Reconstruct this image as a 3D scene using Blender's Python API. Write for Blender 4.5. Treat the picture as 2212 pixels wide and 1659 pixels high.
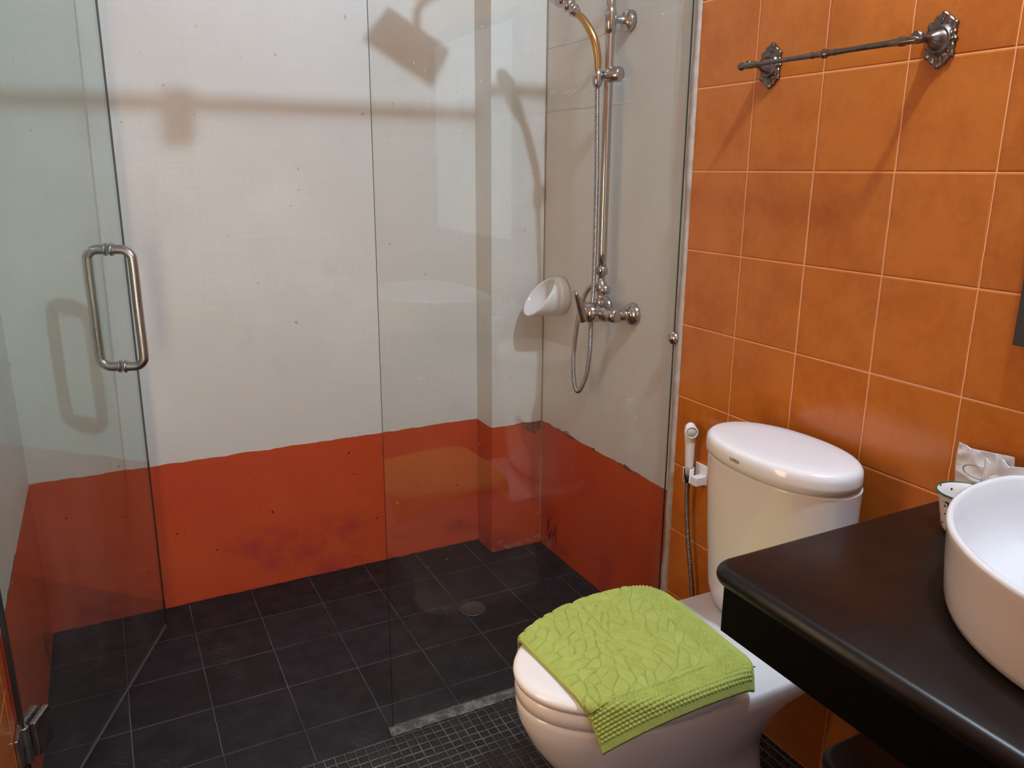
import bpy, bmesh, math, random
import numpy as np
from mathutils import Vector, Matrix
PI = math.pi
random.seed(4)
D = bpy.data
for o in list(D.objects): D.objects.remove(o)
SC = bpy.context.scene
COL = SC.collection

# ---------------- camera ----------------
yaw, pitch, roll, fpx = 0.475674, 0.262537, 0.00478, 1713.2
CAM = Vector((-1.38222, -0.87254, 1.40302))
fw = Vector((math.sin(yaw)*math.cos(pitch), math.cos(yaw)*math.cos(pitch), -math.sin(pitch)))
rr = Vector((math.cos(yaw), -math.sin(yaw), 0)); uu = rr.cross(fw)
r2 = math.cos(roll)*rr + math.sin(roll)*uu; u2 = -math.sin(roll)*rr + math.cos(roll)*uu
cd = D.cameras.new('camera'); cd.sensor_fit = 'HORIZONTAL'; cd.sensor_width = 36; cd.lens = fpx/2212*36; cd.clip_start = .02
cam = D.objects.new('camera', cd); COL.objects.link(cam)
cam.matrix_world = Matrix(((r2.x, u2.x, -fw.x, CAM.x), (r2.y, u2.y, -fw.y, CAM.y), (r2.z, u2.z, -fw.z, CAM.z), (0, 0, 0, 1)))
SC.camera = cam
# ---------------- world, lights, exposure ----------------
W = D.worlds.new('world'); SC.world = W; W.use_nodes = True
W.node_tree.nodes['Background'].inputs[0].default_value = (1, .7, .5, 1)
W.node_tree.nodes['Background'].inputs[1].default_value = 0.02
SC.view_settings.view_transform = 'Standard'; SC.view_settings.look = 'None'
SC.view_settings.gamma = 1; SC.view_settings.use_curve_mapping = False
SC.view_settings.exposure = 0.06
def point(name, loc, power, col, rad):
    l = D.lights.new(name, 'POINT'); l.energy = power; l.color = col; l.shadow_soft_size = rad
    o = D.objects.new(name, l); COL.objects.link(o); o.location = loc; return o
def area(name, loc, target, power, col, sx, sy):
    l = D.lights.new(name, 'AREA'); l.shape = 'RECTANGLE'; l.size = sx; l.size_y = sy; l.energy = power; l.color = col
    o = D.objects.new(name, l); COL.objects.link(o); o.location = loc
    o.rotation_euler = (Vector(target)-Vector(loc)).to_track_quat('-Z', 'Y').to_euler(); return o
XL0 = -1.65
KEY = (-.33, -.36, 2.75)
point('ceiling_bulb_light', KEY, 94, (.62, .83, 1.02), .03)
area('side_fill_light', (XL0+.012, .46, 1.0), (0, 1.1, .85), 11.0, (1, .76, .50), .6, .85)  # unseen warm fill added at the left to light faces turned that way
area('rear_fill_light', (-.825, -2.44, 1.43), (-.825, 0, 1.43), 6.5, (.80, .90, 1.0), 1.648, 2.85)  # unseen cool fill spanning the rear wall, added to lift near faces and glass

# ---------------- material helpers ----------------
def mat(name, col=(.8, .8, .8), rough=.5, metal=0, spec=None, coat=0):
    m = D.materials.new(name); m.use_nodes = True
    b = m.node_tree.nodes['Principled BSDF']
    b.inputs['Base Color'].default_value = (*col, 1); b.inputs['Roughness'].default_value = rough
    b.inputs['Metallic'].default_value = metal
    if spec is not None: b.inputs['Specular IOR Level'].default_value = spec
    if coat: b.inputs['Coat Weight'].default_value = coat; b.inputs['Coat Roughness'].default_value = .05
    return m
class NT:
    def __init__(s, m): s.t = m.node_tree; s.b = s.t.nodes.get('Principled BSDF')
    def n(s, typ, **k):
        x = s.t.nodes.new(typ)
        for a, v in k.items(): setattr(x, a, v)
        return x
    def set(s, sock, v):
        if isinstance(v, bpy.types.NodeSocket): s.t.links.new(v, sock)
        elif isinstance(v, (tuple, list)) and len(v) == 3 and sock.type == 'RGBA': sock.default_value = (*v, 1)
        else: sock.default_value = v
    def math(s, op, a, b=None, c=None, clamp=False):
        x = s.n('ShaderNodeMath', operation=op, use_clamp=clamp); s.set(x.inputs[0], a)
        if b is not None: s.set(x.inputs[1], b)
        if c is not None: s.set(x.inputs[2], c)
        return x.outputs[0]
    def ramp(s, v, a, b, lo=0., hi=1., smooth=True):
        x = s.n('ShaderNodeMapRange'); x.interpolation_type = 'SMOOTHSTEP' if smooth else 'LINEAR'
        s.set(x.inputs[0], v); x.inputs[1].default_value = a; x.inputs[2].default_value = b
        x.inputs[3].default_value = lo; x.inputs[4].default_value = hi; return x.outputs[0]
    def pos(s, obj=False):
        if obj: p = s.n('ShaderNodeTexCoord').outputs['Object']
        else: p = s.n('ShaderNodeNewGeometry').outputs['Position']
        x = s.n('ShaderNodeSeparateXYZ'); s.t.links.new(p, x.inputs[0]); return p, x.outputs[0], x.outputs[1], x.outputs[2]
    def noise(s, vec, scale, detail=3, rough=.5, dist=0):
        x = s.n('ShaderNodeTexNoise'); s.set(x.inputs['Vector'], vec); x.inputs['Scale'].default_value = scale
        x.inputs['Detail'].default_value = detail; x.inputs['Roughness'].default_value = rough; x.inputs['Distortion'].default_value = dist
        return x.outputs['Fac']
    def scalev(s, vec, v):
        x = s.n('ShaderNodeVectorMath', operation='MULTIPLY'); s.set(x.inputs[0], vec); x.inputs[1].default_value = v; return x.outputs[0]
    def mix(s, f, a, b):
        x = s.n('ShaderNodeMix', data_type='RGBA'); s.set(x.inputs[0], f); s.set(x.inputs[6], a); s.set(x.inputs[7], b); return x.outputs[2]
    def bump(s, h, dist=.001, strength=1., normal=None):
        x = s.n('ShaderNodeBump'); s.set(x.inputs['Height'], h); x.inputs['Distance'].default_value = dist; x.inputs['Strength'].default_value = strength
        if normal: s.t.links.new(normal, x.inputs['Normal'])
        return x.outputs[0]
    def grid(s, u, v, su, ou, ov):
        """distance to nearest tile joint and a per tile random value"""
        a = s.math('ADD', u, -ou); b = s.math('ADD', v, -ov)
        d = s.math('MINIMUM', s.math('PINGPONG', a, su/2), s.math('PINGPONG', b, su/2))
        ia = s.math('FLOOR', s.math('DIVIDE', a, su)); ib = s.math('FLOOR', s.math('DIVIDE', b, su))
        c = s.n('ShaderNodeCombineXYZ'); s.set(c.inputs[0], ia); s.set(c.inputs[1], ib)
        w = s.n('ShaderNodeTexWhiteNoise'); w.noise_dimensions = '3D'; s.t.links.new(c.outputs[0], w.inputs[0])
        return d, w.outputs[0]
    def out(s, sock, name): s.set(s.b.inputs[name], sock)

def tile_mat(name, uax, ou, ov):
    m = mat(name, rough=.2); t = NT(m); p, x, y, z = t.pos(); u = {'x': x, 'y': y}[uax]
    wob = t.ramp(t.noise(p, 30, 2), .3, .7, -.0004, .0004)
    d, rnd = t.grid(t.math('ADD', u, wob), z, .2, ou, ov)
    n1 = t.noise(p, 9, 5, .6); n2 = t.noise(p, 55, 4, .7)
    f = t.math('ADD', t.math('MULTIPLY', n1, .75), t.math('MULTIPLY', n2, .35)); f = t.ramp(t.math('ADD', f, t.math('MULTIPLY', rnd, .16)), .42, .78)
    c = t.mix(f, (.41, .104, .012), (.50, .150, .019))
    edge = t.ramp(d, .0012, .012, .82, 1.)
    c = t.mix(edge, (.40, .07, .008), c)
    gm = t.ramp(d, .0006, .0016, 1., 0.)
    c = t.mix(gm, c, (.80, .39, .155)); t.out(c, 'Base Color')
    t.out(t.mix(gm, (.2, .2, .2), (.7, .7, .7)), 'Roughness')
    t.b.inputs['Specular IOR Level'].default_value = .5
    h = t.math('ADD', t.ramp(d, .0008, .004), t.math('MULTIPLY', n1, .5))
    t.out(t.bump(h, .0012, .8), 'Normal'); return m

def paint_mat(name, uax, joints=False):
    """cream limewash over an orange-red painted dado with chipped edge"""
    m = mat(name, rough=.45); t = NT(m); p, x, y, z = t.pos(); u = {'x': x, 'y': y}[uax]
    big = t.noise(p, 2.2, 3); brush = t.noise(t.scalev(p, (60, 60, 3)), 3, 3, .6); brushh = t.noise(t.scalev(p, (3, 3, 60)), 3, 3, .6); fine = t.noise(p, 160, 2)
    mm = t.math('ADD', t.math('MULTIPLY', big, .6), t.math('MULTIPLY', t.math('ADD', brush, brushh), .17))
    cream = t.mix(t.ramp(mm, .38, .72), (.64, .63, .60), (.75, .74, .71))
    smudge = t.ramp(t.noise(p, 5, 5, .65), .62, .8)
    cream = t.mix(t.math('MULTIPLY', smudge, .22), cream, (.35, .35, .33))
    specks = t.ramp(t.noise(p, 42, 1, .4), .80, .82); cream = t.mix(t.math('MULTIPLY', specks, .55), cream, (.25, .24, .22))
    red = t.mix(t.ramp(mm, .35, .75), (.50, .062, .020), (.60, .105, .030))
    damp = t.math('MULTIPLY', t.ramp(t.noise(t.scalev(p, (1, 1, 1.6)), 4.2, 5, .6), .52, .68), t.ramp(z, .05, .30, 1., 0.))
    blob = t.math('MULTIPLY', t.math('MULTIPLY', t.ramp(u, -1.12, -1.0), t.ramp(u, -.58, -.75)), t.math('MULTIPLY', t.ramp(z, .03, .09), t.ramp(z, .25, .16))) if uax == 'x' else 0.
    damp = t.math('ADD', damp, t.math('MULTIPLY', blob, t.ramp(t.noise(p, 9, 4, .6), .36, .58)), clamp=True)
    red = t.mix(t.math('MULTIPLY', damp, .75), red, (.34, .036, .036))
    rs = t.ramp(t.noise(p, 60, 1, .4), .79, .80); red = t.mix(rs, red, (.03, .01, .01))
    edge = t.math('ADD', z, t.ramp(t.noise(p, 14, 3), .3, .7, -.0022, .0022))
    c = t.mix(t.ramp(edge, .4985, .5005), red, cream)
    dist = t.math('ABSOLUTE', t.math('ADD', edge, -.4985))
    chipw = t.ramp(t.noise(t.scalev(p, (1, 1, .5)), 9, 3, .6), .50, .72, .0, .012)
    chip = t.math('LESS_THAN', dist, chipw)
    if uax == 'x': right = t.ramp(u, -.75, -.25)
    else: right = t.ramp(u, 1.6, 1.2, .5, 1.)
    c = t.mix(t.math('MULTIPLY', t.math('MULTIPLY', chip, right), .85), c, (.06, .05, .04))
    # scuffed paint at the foot of the wall near the corner
    foot = t.math('MULTIPLY', t.ramp(z, .03, .075, 1., 0.), t.ramp(t.noise(p, 38, 3), .54, .60))
    near = t.ramp(u, -.25, -.17) if uax == 'x' else t.ramp(u, 1.42, 1.52)
    c = t.mix(t.math('MULTIPLY', t.math('MULTIPLY', foot, near), .8), c, (.34, .20, .16))
    if uax == 'x':
        pn = t.math('MULTIPLY', t.ramp(u, -.085, -.03), t.ramp(t.math('ADD', z, t.ramp(t.noise(p, 40, 3), .3, .7, -.02, .02)), .455, .475)); pn = t.math('MULTIPLY', pn, t.math('LESS_THAN', z, .4985)); c = t.mix(t.math('MULTIPLY', pn, .8), c, (.07, .05, .04))
    base = t.ramp(t.math('ADD', z, t.ramp(t.noise(p, 25, 3), .3, .7, -.0018, .0018)), .0005, .004, 1., 0.)
    c = t.mix(base, c, (.04, .02, .02))
    if uax == 'y':   # hairline black crack and mould by the corner
        mould = t.math('MULTIPLY', t.math('MULTIPLY', t.ramp(u, 1.46, 1.50), t.ramp(u, 1.56, 1.53)), t.math('MULTIPLY', t.ramp(z, .02, .06), t.ramp(z, .17, .10)))
        mould = t.math('MULTIPLY', mould, t.ramp(t.noise(t.scalev(p, (1, 1, .4)), 45, 3), .5, .56)); c = t.mix(mould, c, (.05, .01, .015))
    t.out(c, 'Base Color')
    t.out(t.ramp(z, .49, .51, .30, .5), 'Roughness')
    h = t.math('ADD', t.math('MULTIPLY', fine, .25), t.math('ADD', brush, t.math('MULTIPLY', brushh, .8)))
    nrm = t.bump(h, .0004, .5)
    if joints:
        j = t.math('MULTIPLY', t.ramp(t.math('PINGPONG', t.math('ADD', z, t.math('MULTIPLY', t.noise(p, 5, 2), .01)), .1), .0, .0022, 1., 0.), t.ramp(z, 1.5, 1.55))
        j = t.math('MULTIPLY', j, t.ramp(y, 1.05, 1.25))
        nrm = t.bump(j, .002, .9, nrm)
    t.out(nrm, 'Normal'); return m

M = {}
M['tile_r'] = tile_mat('orange_tile_right', 'y', 0, .004)
M['tile_l'] = tile_mat('orange_tile_left', 'y', -.03, .004)
M['paint_x'] = paint_mat('painted_plaster', 'x'); M['paint_y'] = paint_mat('painted_plaster_side', 'y', True)
M['ceil'] = mat('ceiling_paint', (.75, .70, .62), .8)
def shower_floor():
    m = mat('slate_tile', rough=.55); t = NT(m); p, x, y, z = t.pos()
    d, rnd = t.grid(t.math('ADD', x, t.ramp(t.noise(p, 12, 2), .3, .7, -.0006, .0006)), y, .2, -1.254, 1.728)
    n = t.noise(p, 14, 5, .65); n2 = t.noise(p, 90, 3)
    c = t.mix(t.ramp(t.math('ADD', n, t.math('MULTIPLY', rnd, .25)), .4, .85), (.0068, .0075, .0098), (.0145, .0165, .023))
    # limescale in the relief of the tiles
    w = t.n('ShaderNodeTexWave'); w.bands_direction = 'DIAGONAL'; t.set(w.inputs['Vector'], p); w.inputs['Scale'].default_value = 22; w.inputs['Distortion'].default_value = 3
    lm = t.math('MULTIPLY', t.ramp(w.outputs['Fac'], .75, .95), t.ramp(t.noise(p, 4.5, 2), .56, .68))
    lm = t.math('MULTIPLY', lm, t.ramp(n, .45, .65)); c = t.mix(t.math('MULTIPLY', lm, .5), c, (.07, .07, .075))
    fade = t.ramp(t.noise(p, 6, 3), .36, .6, .4, 1.)
    gm = t.math('MULTIPLY', t.ramp(d, .0007, .0017, 1., 0.), fade)
    c = t.mix(gm, c, (.10, .095, .10)); t.out(c, 'Base Color')
    t.out(t.ramp(n, .3, .7, .62, .42), 'Roughness'); t.b.inputs['Specular IOR Level'].default_value = .35
    t.out(t.bump(t.math('ADD', t.ramp(d, .0008, .003), t.math('MULTIPLY', t.math('ADD', n, n2), .35)), .0012, .7), 'Normal'); return m
def mosaic():
    m = mat('black_mosaic', rough=.2); t = NT(m); p, x, y, z = t.pos()
    xx = t.math('ADD', x, t.ramp(t.noise(p, 7, 2), .3, .7, -.0012, .0012)); yy = t.math('ADD', y, t.ramp(t.noise(p, 9, 2, .5, .3), .3, .7, -.001, .001))
    d, rnd = t.grid(xx, yy, .0255, -.860, .795)
    c = t.mix(rnd, (.004, .004, .005), (.010, .009, .009))
    g = t.mix(t.ramp(t.noise(p, 16, 3), .35, .7), (.045, .043, .043), (.115, .11, .115))
    gm = t.ramp(d, .0010, .0018, 1., 0.); c = t.mix(gm, c, g); t.out(c, 'Base Color')
    t.out(t.mix(gm, (.16, .16, .16), (.8, .8, .8)), 'Roughness')
    t.out(t.bump(t.math('ADD', t.ramp(d, .001, .0035), t.math('MULTIPLY', rnd, .4)), .0012, .9), 'Normal'); return m
M['slate'] = shower_floor(); M['mosaic'] = mosaic()
def steel(name, col, rough, scale=60, k=.25):
    m = mat(name, col, rough, 1); t = NT(m); p, x, y, z = t.pos(True); n = t.noise(p, scale, 4, .6)
    t.out(t.ramp(n, .3, .75, rough*.8, rough*1.7), 'Roughness')
    t.out(t.mix(t.ramp(n, .45, .8, 0, k), col, tuple(c*.62 for c in col)), 'Base Color'); return m
M['chrome'] = steel('worn_chrome', (.50, .48, .48), .16, 25); M['steel'] = steel('brushed_steel', (.42, .40, .39), .24, 14, .15)
M['orange_reflection'] = mat('orange_reflection', (.55, .34, .15), .28, 1)  # metal colour carries the reflection of the orange surroundings on the handle
M['hose'] = mat('hose_metal', (.42, .40, .40), .25, 1)
M['pewter'] = steel('antique_pewter', (.20, .165, .15), .27, 45, .5)
def ceramic(name, col=(.80, .785, .80)):
    m = mat(name, col, .10, 0, .5, .3); t = NT(m); p, x, y, z = t.pos(True)
    t.out(t.mix(t.ramp(t.noise(p, 6, 3), .3, .7), col, tuple(c*.975 for c in col)), 'Base Color'); return m
M['ceramic'] = ceramic('white_ceramic'); M['basin'] = ceramic('basin_ceramic', (.74, .73, .75)); M['plastic'] = mat('white_plastic', (.78, .75, .75), .25)
M['seatp'] = mat('seat_plastic', (.83, .80, .81), .18, 0, .5)
M['dark'] = mat('dark_rubber', (.02, .02, .02), .5); M['navy'] = mat('navy_print', (.01, .012, .04), .4); M['print'] = mat('brown_print', (.16, .09, .07), .5)
M['glass_ground'] = mat('ground_glass_edge', (.10, .105, .105), .4)
def glass(name, tint, haze):
    m = D.materials.new(name); m.use_nodes = True; t = NT(m); t.t.nodes.remove(t.b)
    o = [n for n in t.t.nodes if n.type == 'OUTPUT_MATERIAL'][0]
    lw = t.n('ShaderNodeLayerWeight'); lw.inputs[0].default_value = .5
    # facing = 1-|cos|
    f = t.math('ADD', t.math('MULTIPLY', t.math('POWER', lw.outputs['Facing'], 5.), .96), .043)
    tr = t.n('ShaderNodeBsdfTransparent'); tr.inputs[0].default_value = (*tint, 1)
    df = t.n('ShaderNodeBsdfDiffuse'); df.inputs[0].default_value = (.75, .78, .76, 1)
    p, x, y, z = t.pos(); hz = t.ramp(t.noise(t.scalev(p, (1, 1, .35)), 7, 4, .6), .35, .8, haze*.4, haze*1.6)
    spots = t.ramp(t.noise(p, 95, 1, .3), .79, .80); hz = t.math('ADD', hz, t.math('MULTIPLY', spots, .14))
    m1 = t.n('ShaderNodeMixShader'); t.set(m1.inputs[0], hz); t.t.links.new(tr.outputs[0], m1.inputs[1]); t.t.links.new(df.outputs[0], m1.inputs[2])
    gl = t.n('ShaderNodeBsdfGlossy'); gl.inputs['Roughness'].default_value = .0
    m2 = t.n('ShaderNodeMixShader'); t.set(m2.inputs[0], f); t.t.links.new(m1.outputs[0], m2.inputs[1]); t.t.links.new(gl.outputs[0], m2.inputs[2])
    t.t.links.new(m2.outputs[0], o.inputs[0]); return m
M['glass_door'] = glass('door_glass', (.915, .96, .94), .02); M['glass_fix'] = glass('panel_glass', (.985, .995, .985), .006)
M['glass_edge'] = mat('glass_edge', (.012, .016, .015), .2)
def granite():
    m = mat('dark_stone', rough=.3); t = NT(m); p, x, y, z = t.pos(); n = t.noise(p, 6, 5, .6)
    c = t.mix(t.ramp(n, .35, .7), (.0065, .0032, .0028), (.011, .0052, .0045))
    sc = t.ramp(t.noise(t.scalev(p, (9, 60, 1)), 2, 3, .6), .68, .76); c = t.mix(t.math('MULTIPLY', sc, .25), c, (.08, .06, .055)); t.out(c, 'Base Color')
    t.out(t.ramp(n, .3, .7, .42, .30), 'Roughness'); t.b.inputs['Specular IOR Level'].default_value = .22; return m
M['stone'] = granite(); M['apron'] = mat('black_lacquer', (.002, .002, .002), .5, spec=.08)
M['stone_edge'] = mat('black_stone_edge', (.008, .007, .007), .38, spec=.3)
def silicone():
    m = mat('silicone', rough=.5); t = NT(m); p, x, y, z = t.pos(True); n = t.noise(p, 30, 3)
    t.out(t.mix(t.ramp(n, .35, .65), (.38, .33, .30), (.46, .41, .37)), 'Base Color'); t.out(t.bump(n, .002), 'Normal'); return m
M['silicone'] = silicone()
def cement():
    m = mat('grey_cement', rough=.7); t = NT(m); p, x, y, z = t.pos(True); n = t.noise(p, 38, 4, .65)
    t.out(t.mix(t.ramp(n, .4, .66), (.045, .043, .042), (.17, .16, .155)), 'Base Color'); t.out(t.bump(n, .006), 'Normal'); return m
M['cement'] = cement()

# ---------------- mesh helpers ----------------
def link(name, me, m=None, parent=None, smooth=True, loc=None):
    o = D.objects.new(name, me); COL.objects.link(o)
    ms = m if isinstance(m, (list, tuple)) else [m]
    for x in ms:
        if x: me.materials.append(x)
    if smooth:
        for f in me.polygons: f.use_smooth = True
    if parent: o.parent = parent
    if loc: o.location = loc
    return o
def from_bm(name, bm, m=None, parent=None, smooth=True):
    bmesh.ops.recalc_face_normals(bm, faces=bm.faces)
    me = D.meshes.new(name); bm.to_mesh(me); bm.free(); return link(name, me, m, parent, smooth)
def tag(o, label, cat, group=None):
    o['label'] = label; o['category'] = cat
    if group: o['group'] = group
    return o
def struct(o): o['kind'] = 'structure'; return o
def thing(name, label, cat, loc=(0, 0, 0), group=None):
    o = D.objects.new(name, None); COL.objects.link(o); o.empty_display_size = .05; o.location = loc
    return tag(o, label, cat, group)
def put(o, root):
    """parent built-in-world part to its thing without moving it"""
    o.parent = root; o.matrix_parent_inverse = Matrix.Translation(-root.location) if root.parent is None else Matrix.Identity(4); return o
def bev(o, w, seg=3, ang=.6):
    b = o.modifiers.new('bevel', 'BEVEL'); b.width = w; b.segments = seg; b.limit_method = 'ANGLE'; b.angle_limit = ang
    o.modifiers.new('wn', 'WEIGHTED_NORMAL'); return o
def box(bm, x0, x1, y0, y1, z0, z1):
    vs = [bm.verts.new((x, y, z)) for z in (z0, z1) for y in (y0, y1) for x in (x0, x1)]
    for f in ((0, 2, 3, 1), (4, 5, 7, 6), (0, 1, 5, 4), (2, 6, 7, 3), (0, 4, 6, 2), (1, 3, 7, 5)): bm.faces.new([vs[i] for i in f])
    return vs
def boxo(name, b, m, parent=None, bevel=0, smooth=False):
    bm = bmesh.new(); box(bm, *b); o = from_bm(name, bm, m, None, smooth)
    if bevel: bev(o, bevel); 
    if parent: put(o, parent)
    return o
def loft(bm, rings, cap0=True, cap1=True, closed=True):
    R = [[bm.verts.new(p) for p in r] for r in rings]; n = len(R[0])
    for a, b in zip(R, R[1:]):
        for i in range(n if closed else n-1):
            j = (i+1) % n; bm.faces.new((a[i], a[j], b[j], b[i]))
    if cap0: bm.faces.new(list(reversed(R[0])))
    if cap1: bm.faces.new(R[-1])
    return R
def lathe(bm, prof, origin=(0, 0, 0), axis=(0, 0, 1), n=40, cap0=True, cap1=True):
    """prof: list of (radius, height along axis)"""
    ax = Vector(axis).normalized(); q = Vector((0, 0, 1)).rotation_difference(ax); O = Vector(origin)
    loft(bm, [[O + q @ Vector((r*math.cos(2*PI*i/n), r*math.sin(2*PI*i/n), h)) for i in range(n)] for r, h in prof], cap0, cap1)
def latheo(name, prof, origin, axis, m, parent=None, n=40, cap0=True, cap1=True):
    bm = bmesh.new(); lathe(bm, prof, origin, axis, n, cap0, cap1); o = from_bm(name, bm, m, None)
    if parent: put(o, parent)
    return o
def catmull(pts, sub=8):
    P = [Vector(p) for p in pts]; out = []
    for i in range(len(P)-1):
        p0 = P[max(i-1, 0)]; p1 = P[i]; p2 = P[i+1]; p3 = P[min(i+2, len(P)-1)]
        for k in range(sub):
            t = k/sub; out.append(.5*((2*p1)+(-p0+p2)*t+(2*p0-5*p1+4*p2-p3)*t*t+(-p0+3*p1-3*p2+p3)*t**3))
    out.append(P[-1]); return out
def resample(path, step):
    d = [0]
    for a, b in zip(path, path[1:]): d.append(d[-1]+(b-a).length)
    n = max(2, int(d[-1]/step)); out = []; j = 0
    for i in range(n+1):
        s = d[-1]*i/n
        while j < len(d)-2 and d[j+1] < s: j += 1
        t = (s-d[j])/max(1e-9, d[j+1]-d[j]); out.append(path[j].lerp(path[j+1], min(1, t)))
    return out
def tube(bm, path, rad, n=16, closed=False, cap=True):
    L = len(path); rf = rad if callable(rad) else (lambda t: rad)
    T = []
    for i in range(L):
        a = path[(i-1) % L] if closed else path[max(i-1, 0)]; b = path[(i+1) % L] if closed else path[min(i+1, L-1)]
        T.append((b-a).normalized())
    u = T[0].orthogonal().normalized(); rings = []
    for i in range(L):
        u = (u-T[i]*u.dot(T[i])).normalized(); v = T[i].cross(u); r = rf(i/(L-1))
        rings.append([path[i]+r*(math.cos(2*PI*k/n)*u+math.sin(2*PI*k/n)*v) for k in range(n)])
    if closed: rings.append(rings[0])
    loft(bm, rings, cap and not closed, cap and not closed)
    if closed: bmesh.ops.remove_doubles(bm, verts=bm.verts, dist=1e-6)
def tubeo(name, pts, rad, m, parent=None, n=16, closed=False, smoothpath=True, step=.006):
    path = catmull(pts, 10) if smoothpath else [Vector(p) for p in pts]
    path = resample(path, step)
    bm = bmesh.new(); tube(bm, path, rad, n, closed); o = from_bm(name, bm, m, None)
    if parent: put(o, parent)
    return o
def hoseo(name, pts, r, m, parent):
    """corrugated metal shower hose"""
    path = resample(catmull(pts, 12), .0011); L = len(path)
    bm = bmesh.new(); tube(bm, path, lambda t: r*(1+.13*math.cos(2*PI*t*(L-1)/4.)), 10)
    o = from_bm(name, bm, m, None); put(o, parent); return o
def text(name, s, size, loc, rot, m, parent, depth=.0003):
    c = D.curves.new(name, 'FONT'); c.body = s; c.size = size; c.extrude = depth; c.align_x = 'CENTER'
    t = D.objects.new(name, c); COL.objects.link(t); bpy.context.view_layer.update()
    me = D.meshes.new_from_object(t.evaluated_get(bpy.context.evaluated_depsgraph_get())); D.objects.remove(t)
    o = link(name, me, m, None, False); o.location = loc; o.rotation_euler = rot; bpy.context.view_layer.update(); put(o, parent); return o

# ---------------- the setting ----------------
XL, XR, YB, YF, ZC = -1.65, 0.0, 1.727, -2.45, 2.86
XS = .018          # shower wall plane
bm = bmesh.new()
def quad(bm, pts, mi=0):
    f = bm.faces.new([bm.verts.new(p) for p in pts]); f.material_index = mi; return f
def slab(name, b, mats, face_mat=None):
    bm = bmesh.new(); box(bm, *b); bmesh.ops.recalc_face_normals(bm, faces=bm.faces)
    me = D.meshes.new(name); bm.to_mesh(me); bm.free(); o = link(name, me, mats, None, False); return struct(o)
bm = bmesh.new()
box(bm, XL-.1, .12, YF, .802, -.1, 0); n0 = len(bm.faces); box(bm, XL-.1, .12, .802, YB+.1, -.1, 0)
bm.faces.ensure_lookup_table()
for i in range(n0, len(bm.faces)): bm.faces[i].material_index = 1
me = D.meshes.new('floor'); bmesh.ops.recalc_face_normals(bm, faces=bm.faces); bm.to_mesh(me); bm.free(); struct(link('floor', me, [M['mosaic'], M['slate']], None, False))
slab('ceiling', (XL-.1, .12, YF-.1, YB+.1, ZC, ZC+.1), M['ceil'])
slab('wall_right', (0, .12, YF, .800, 0, ZC), M['tile_r'])
slab('wall_shower', (XS, .12, .800, YB, 0, ZC), M['paint_y'])
slab('wall_back', (XL-.1, .12, YB, YB+.1, 0, ZC), M['paint_x'])
slab('wall_column', (-.190, XS, 1.6, YB, 0, ZC), M['paint_x'])
slab('wall_left', (XL-.1, XL, .80, YB, 0, ZC), M['paint_y'])
slab('wall_entrance', (XL-.1, XL, YF, .80, 0, ZC), M['tile_l'])
slab('wall_front', (XL-.1, .12, YF-.1, YF, 0, ZC), M['ceil'])
# pale silicone and tile-edge strips where the glass meets the walls
def wavy_strip(name, x0, x1, y0, y1, z0, z1, amp):
    bm = bmesh.new(); rings = []; rnd = random.Random(3); n = 140
    for i in range(n+1):
        z = z0+(z1-z0)*i/n; j = amp*(rnd.random()-.5) + amp*1.2*math.sin(z*9+math.sin(z*23)); k = amp*.3*rnd.random()
        rings.append([(x0, y0, z), (x1-k, y0+.001, z), (x1-k, y1-.002+j, z), (x0, y1+j, z)])
    loft(bm, rings); o = from_bm(name, bm, M['silicone']); return struct(o)
wavy_strip('trim_1', .03, -.003, .800, .824, 0, 2.5, .0028)
bm = bmesh.new(); rnd = random.Random(8); rings = []   # lumpy cement bed under the fixed glass
for i in range(91):
    x = -.862+.872*i/90; a = .5+.5*math.sin(x*17)+.9*math.exp(-((x+.80)/.03)**2); j = rnd.random()
    rings.append([(x, .801-.003*j, 0), (x, .803-.002*j, .003+.002*j), (x, .815, .004+.002*j), (x, .826, .006+.005*a*j), (x, .832, .006+.006*a*j), (x, .838, .0)])
loft(bm, rings); struct(from_bm('trim_2', bm, M['cement']))
bm = bmesh.new(); tube(bm, resample(catmull([(XS-.002, 1.598, 0), (XS-.002, 1.598, 2.8)], 2), .02), .0022, 6)
struct(from_bm('trim_3', bm, mat('grout_line', (.30, .22, .16), .7)))

# ---------------- glass ----------------
def glass_panel(name, corners, thick, gm, parent):
    """corners: bottom-a, bottom-b, top-b, top-a; thickness along panel normal; big faces glass, rims dark edge"""
    c = [Vector(p) for p in corners]; n = (c[1]-c[0]).cross(c[3]-c[0]).normalized()*thick/2
    bm = bmesh.new(); a = [bm.verts.new(p-n) for p in c]; b = [bm.verts.new(p+n) for p in c]
    bm.faces.new(a[::-1]); bm.faces.new(b)
    for i in range(4): f = bm.faces.new((a[i], a[(i+1) % 4], b[(i+1) % 4], b[i])); f.material_index = 2 if i == 0 else 1
    bmesh.ops.recalc_face_normals(bm, faces=bm.faces)
    me = D.meshes.new(name); bm.to_mesh(me); bm.free(); o = link(name, me, [gm, M['glass_edge'], M['glass_ground']], None, False); put(o, parent); return o
fx = thing('fixed_glass_panel', 'clear fixed glass shower screen between open doorway and orange tiled wall', 'shower screen', (-.42, .83, .008))
glass_panel('glass_pane', [(-.848, .83, .008), (-.004, .83, .008), (-.004, .83, 2.055), (-.840, .83, 2.055)], .006, M['glass_fix'], fx)
cl = latheo('wall_clip', [(.019, 0), (.019, .003), (.016, .009), (.009, .013), (.001, .0145)], (-.004, .829, .960), (-1, 0, 0), M['chrome'], fx, 28)
hd = Vector((.303, .75, 0)).normalized(); hn = Vector((hd.y, -hd.x, 0)); H0 = Vector((-1.638, .83, 0))
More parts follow.
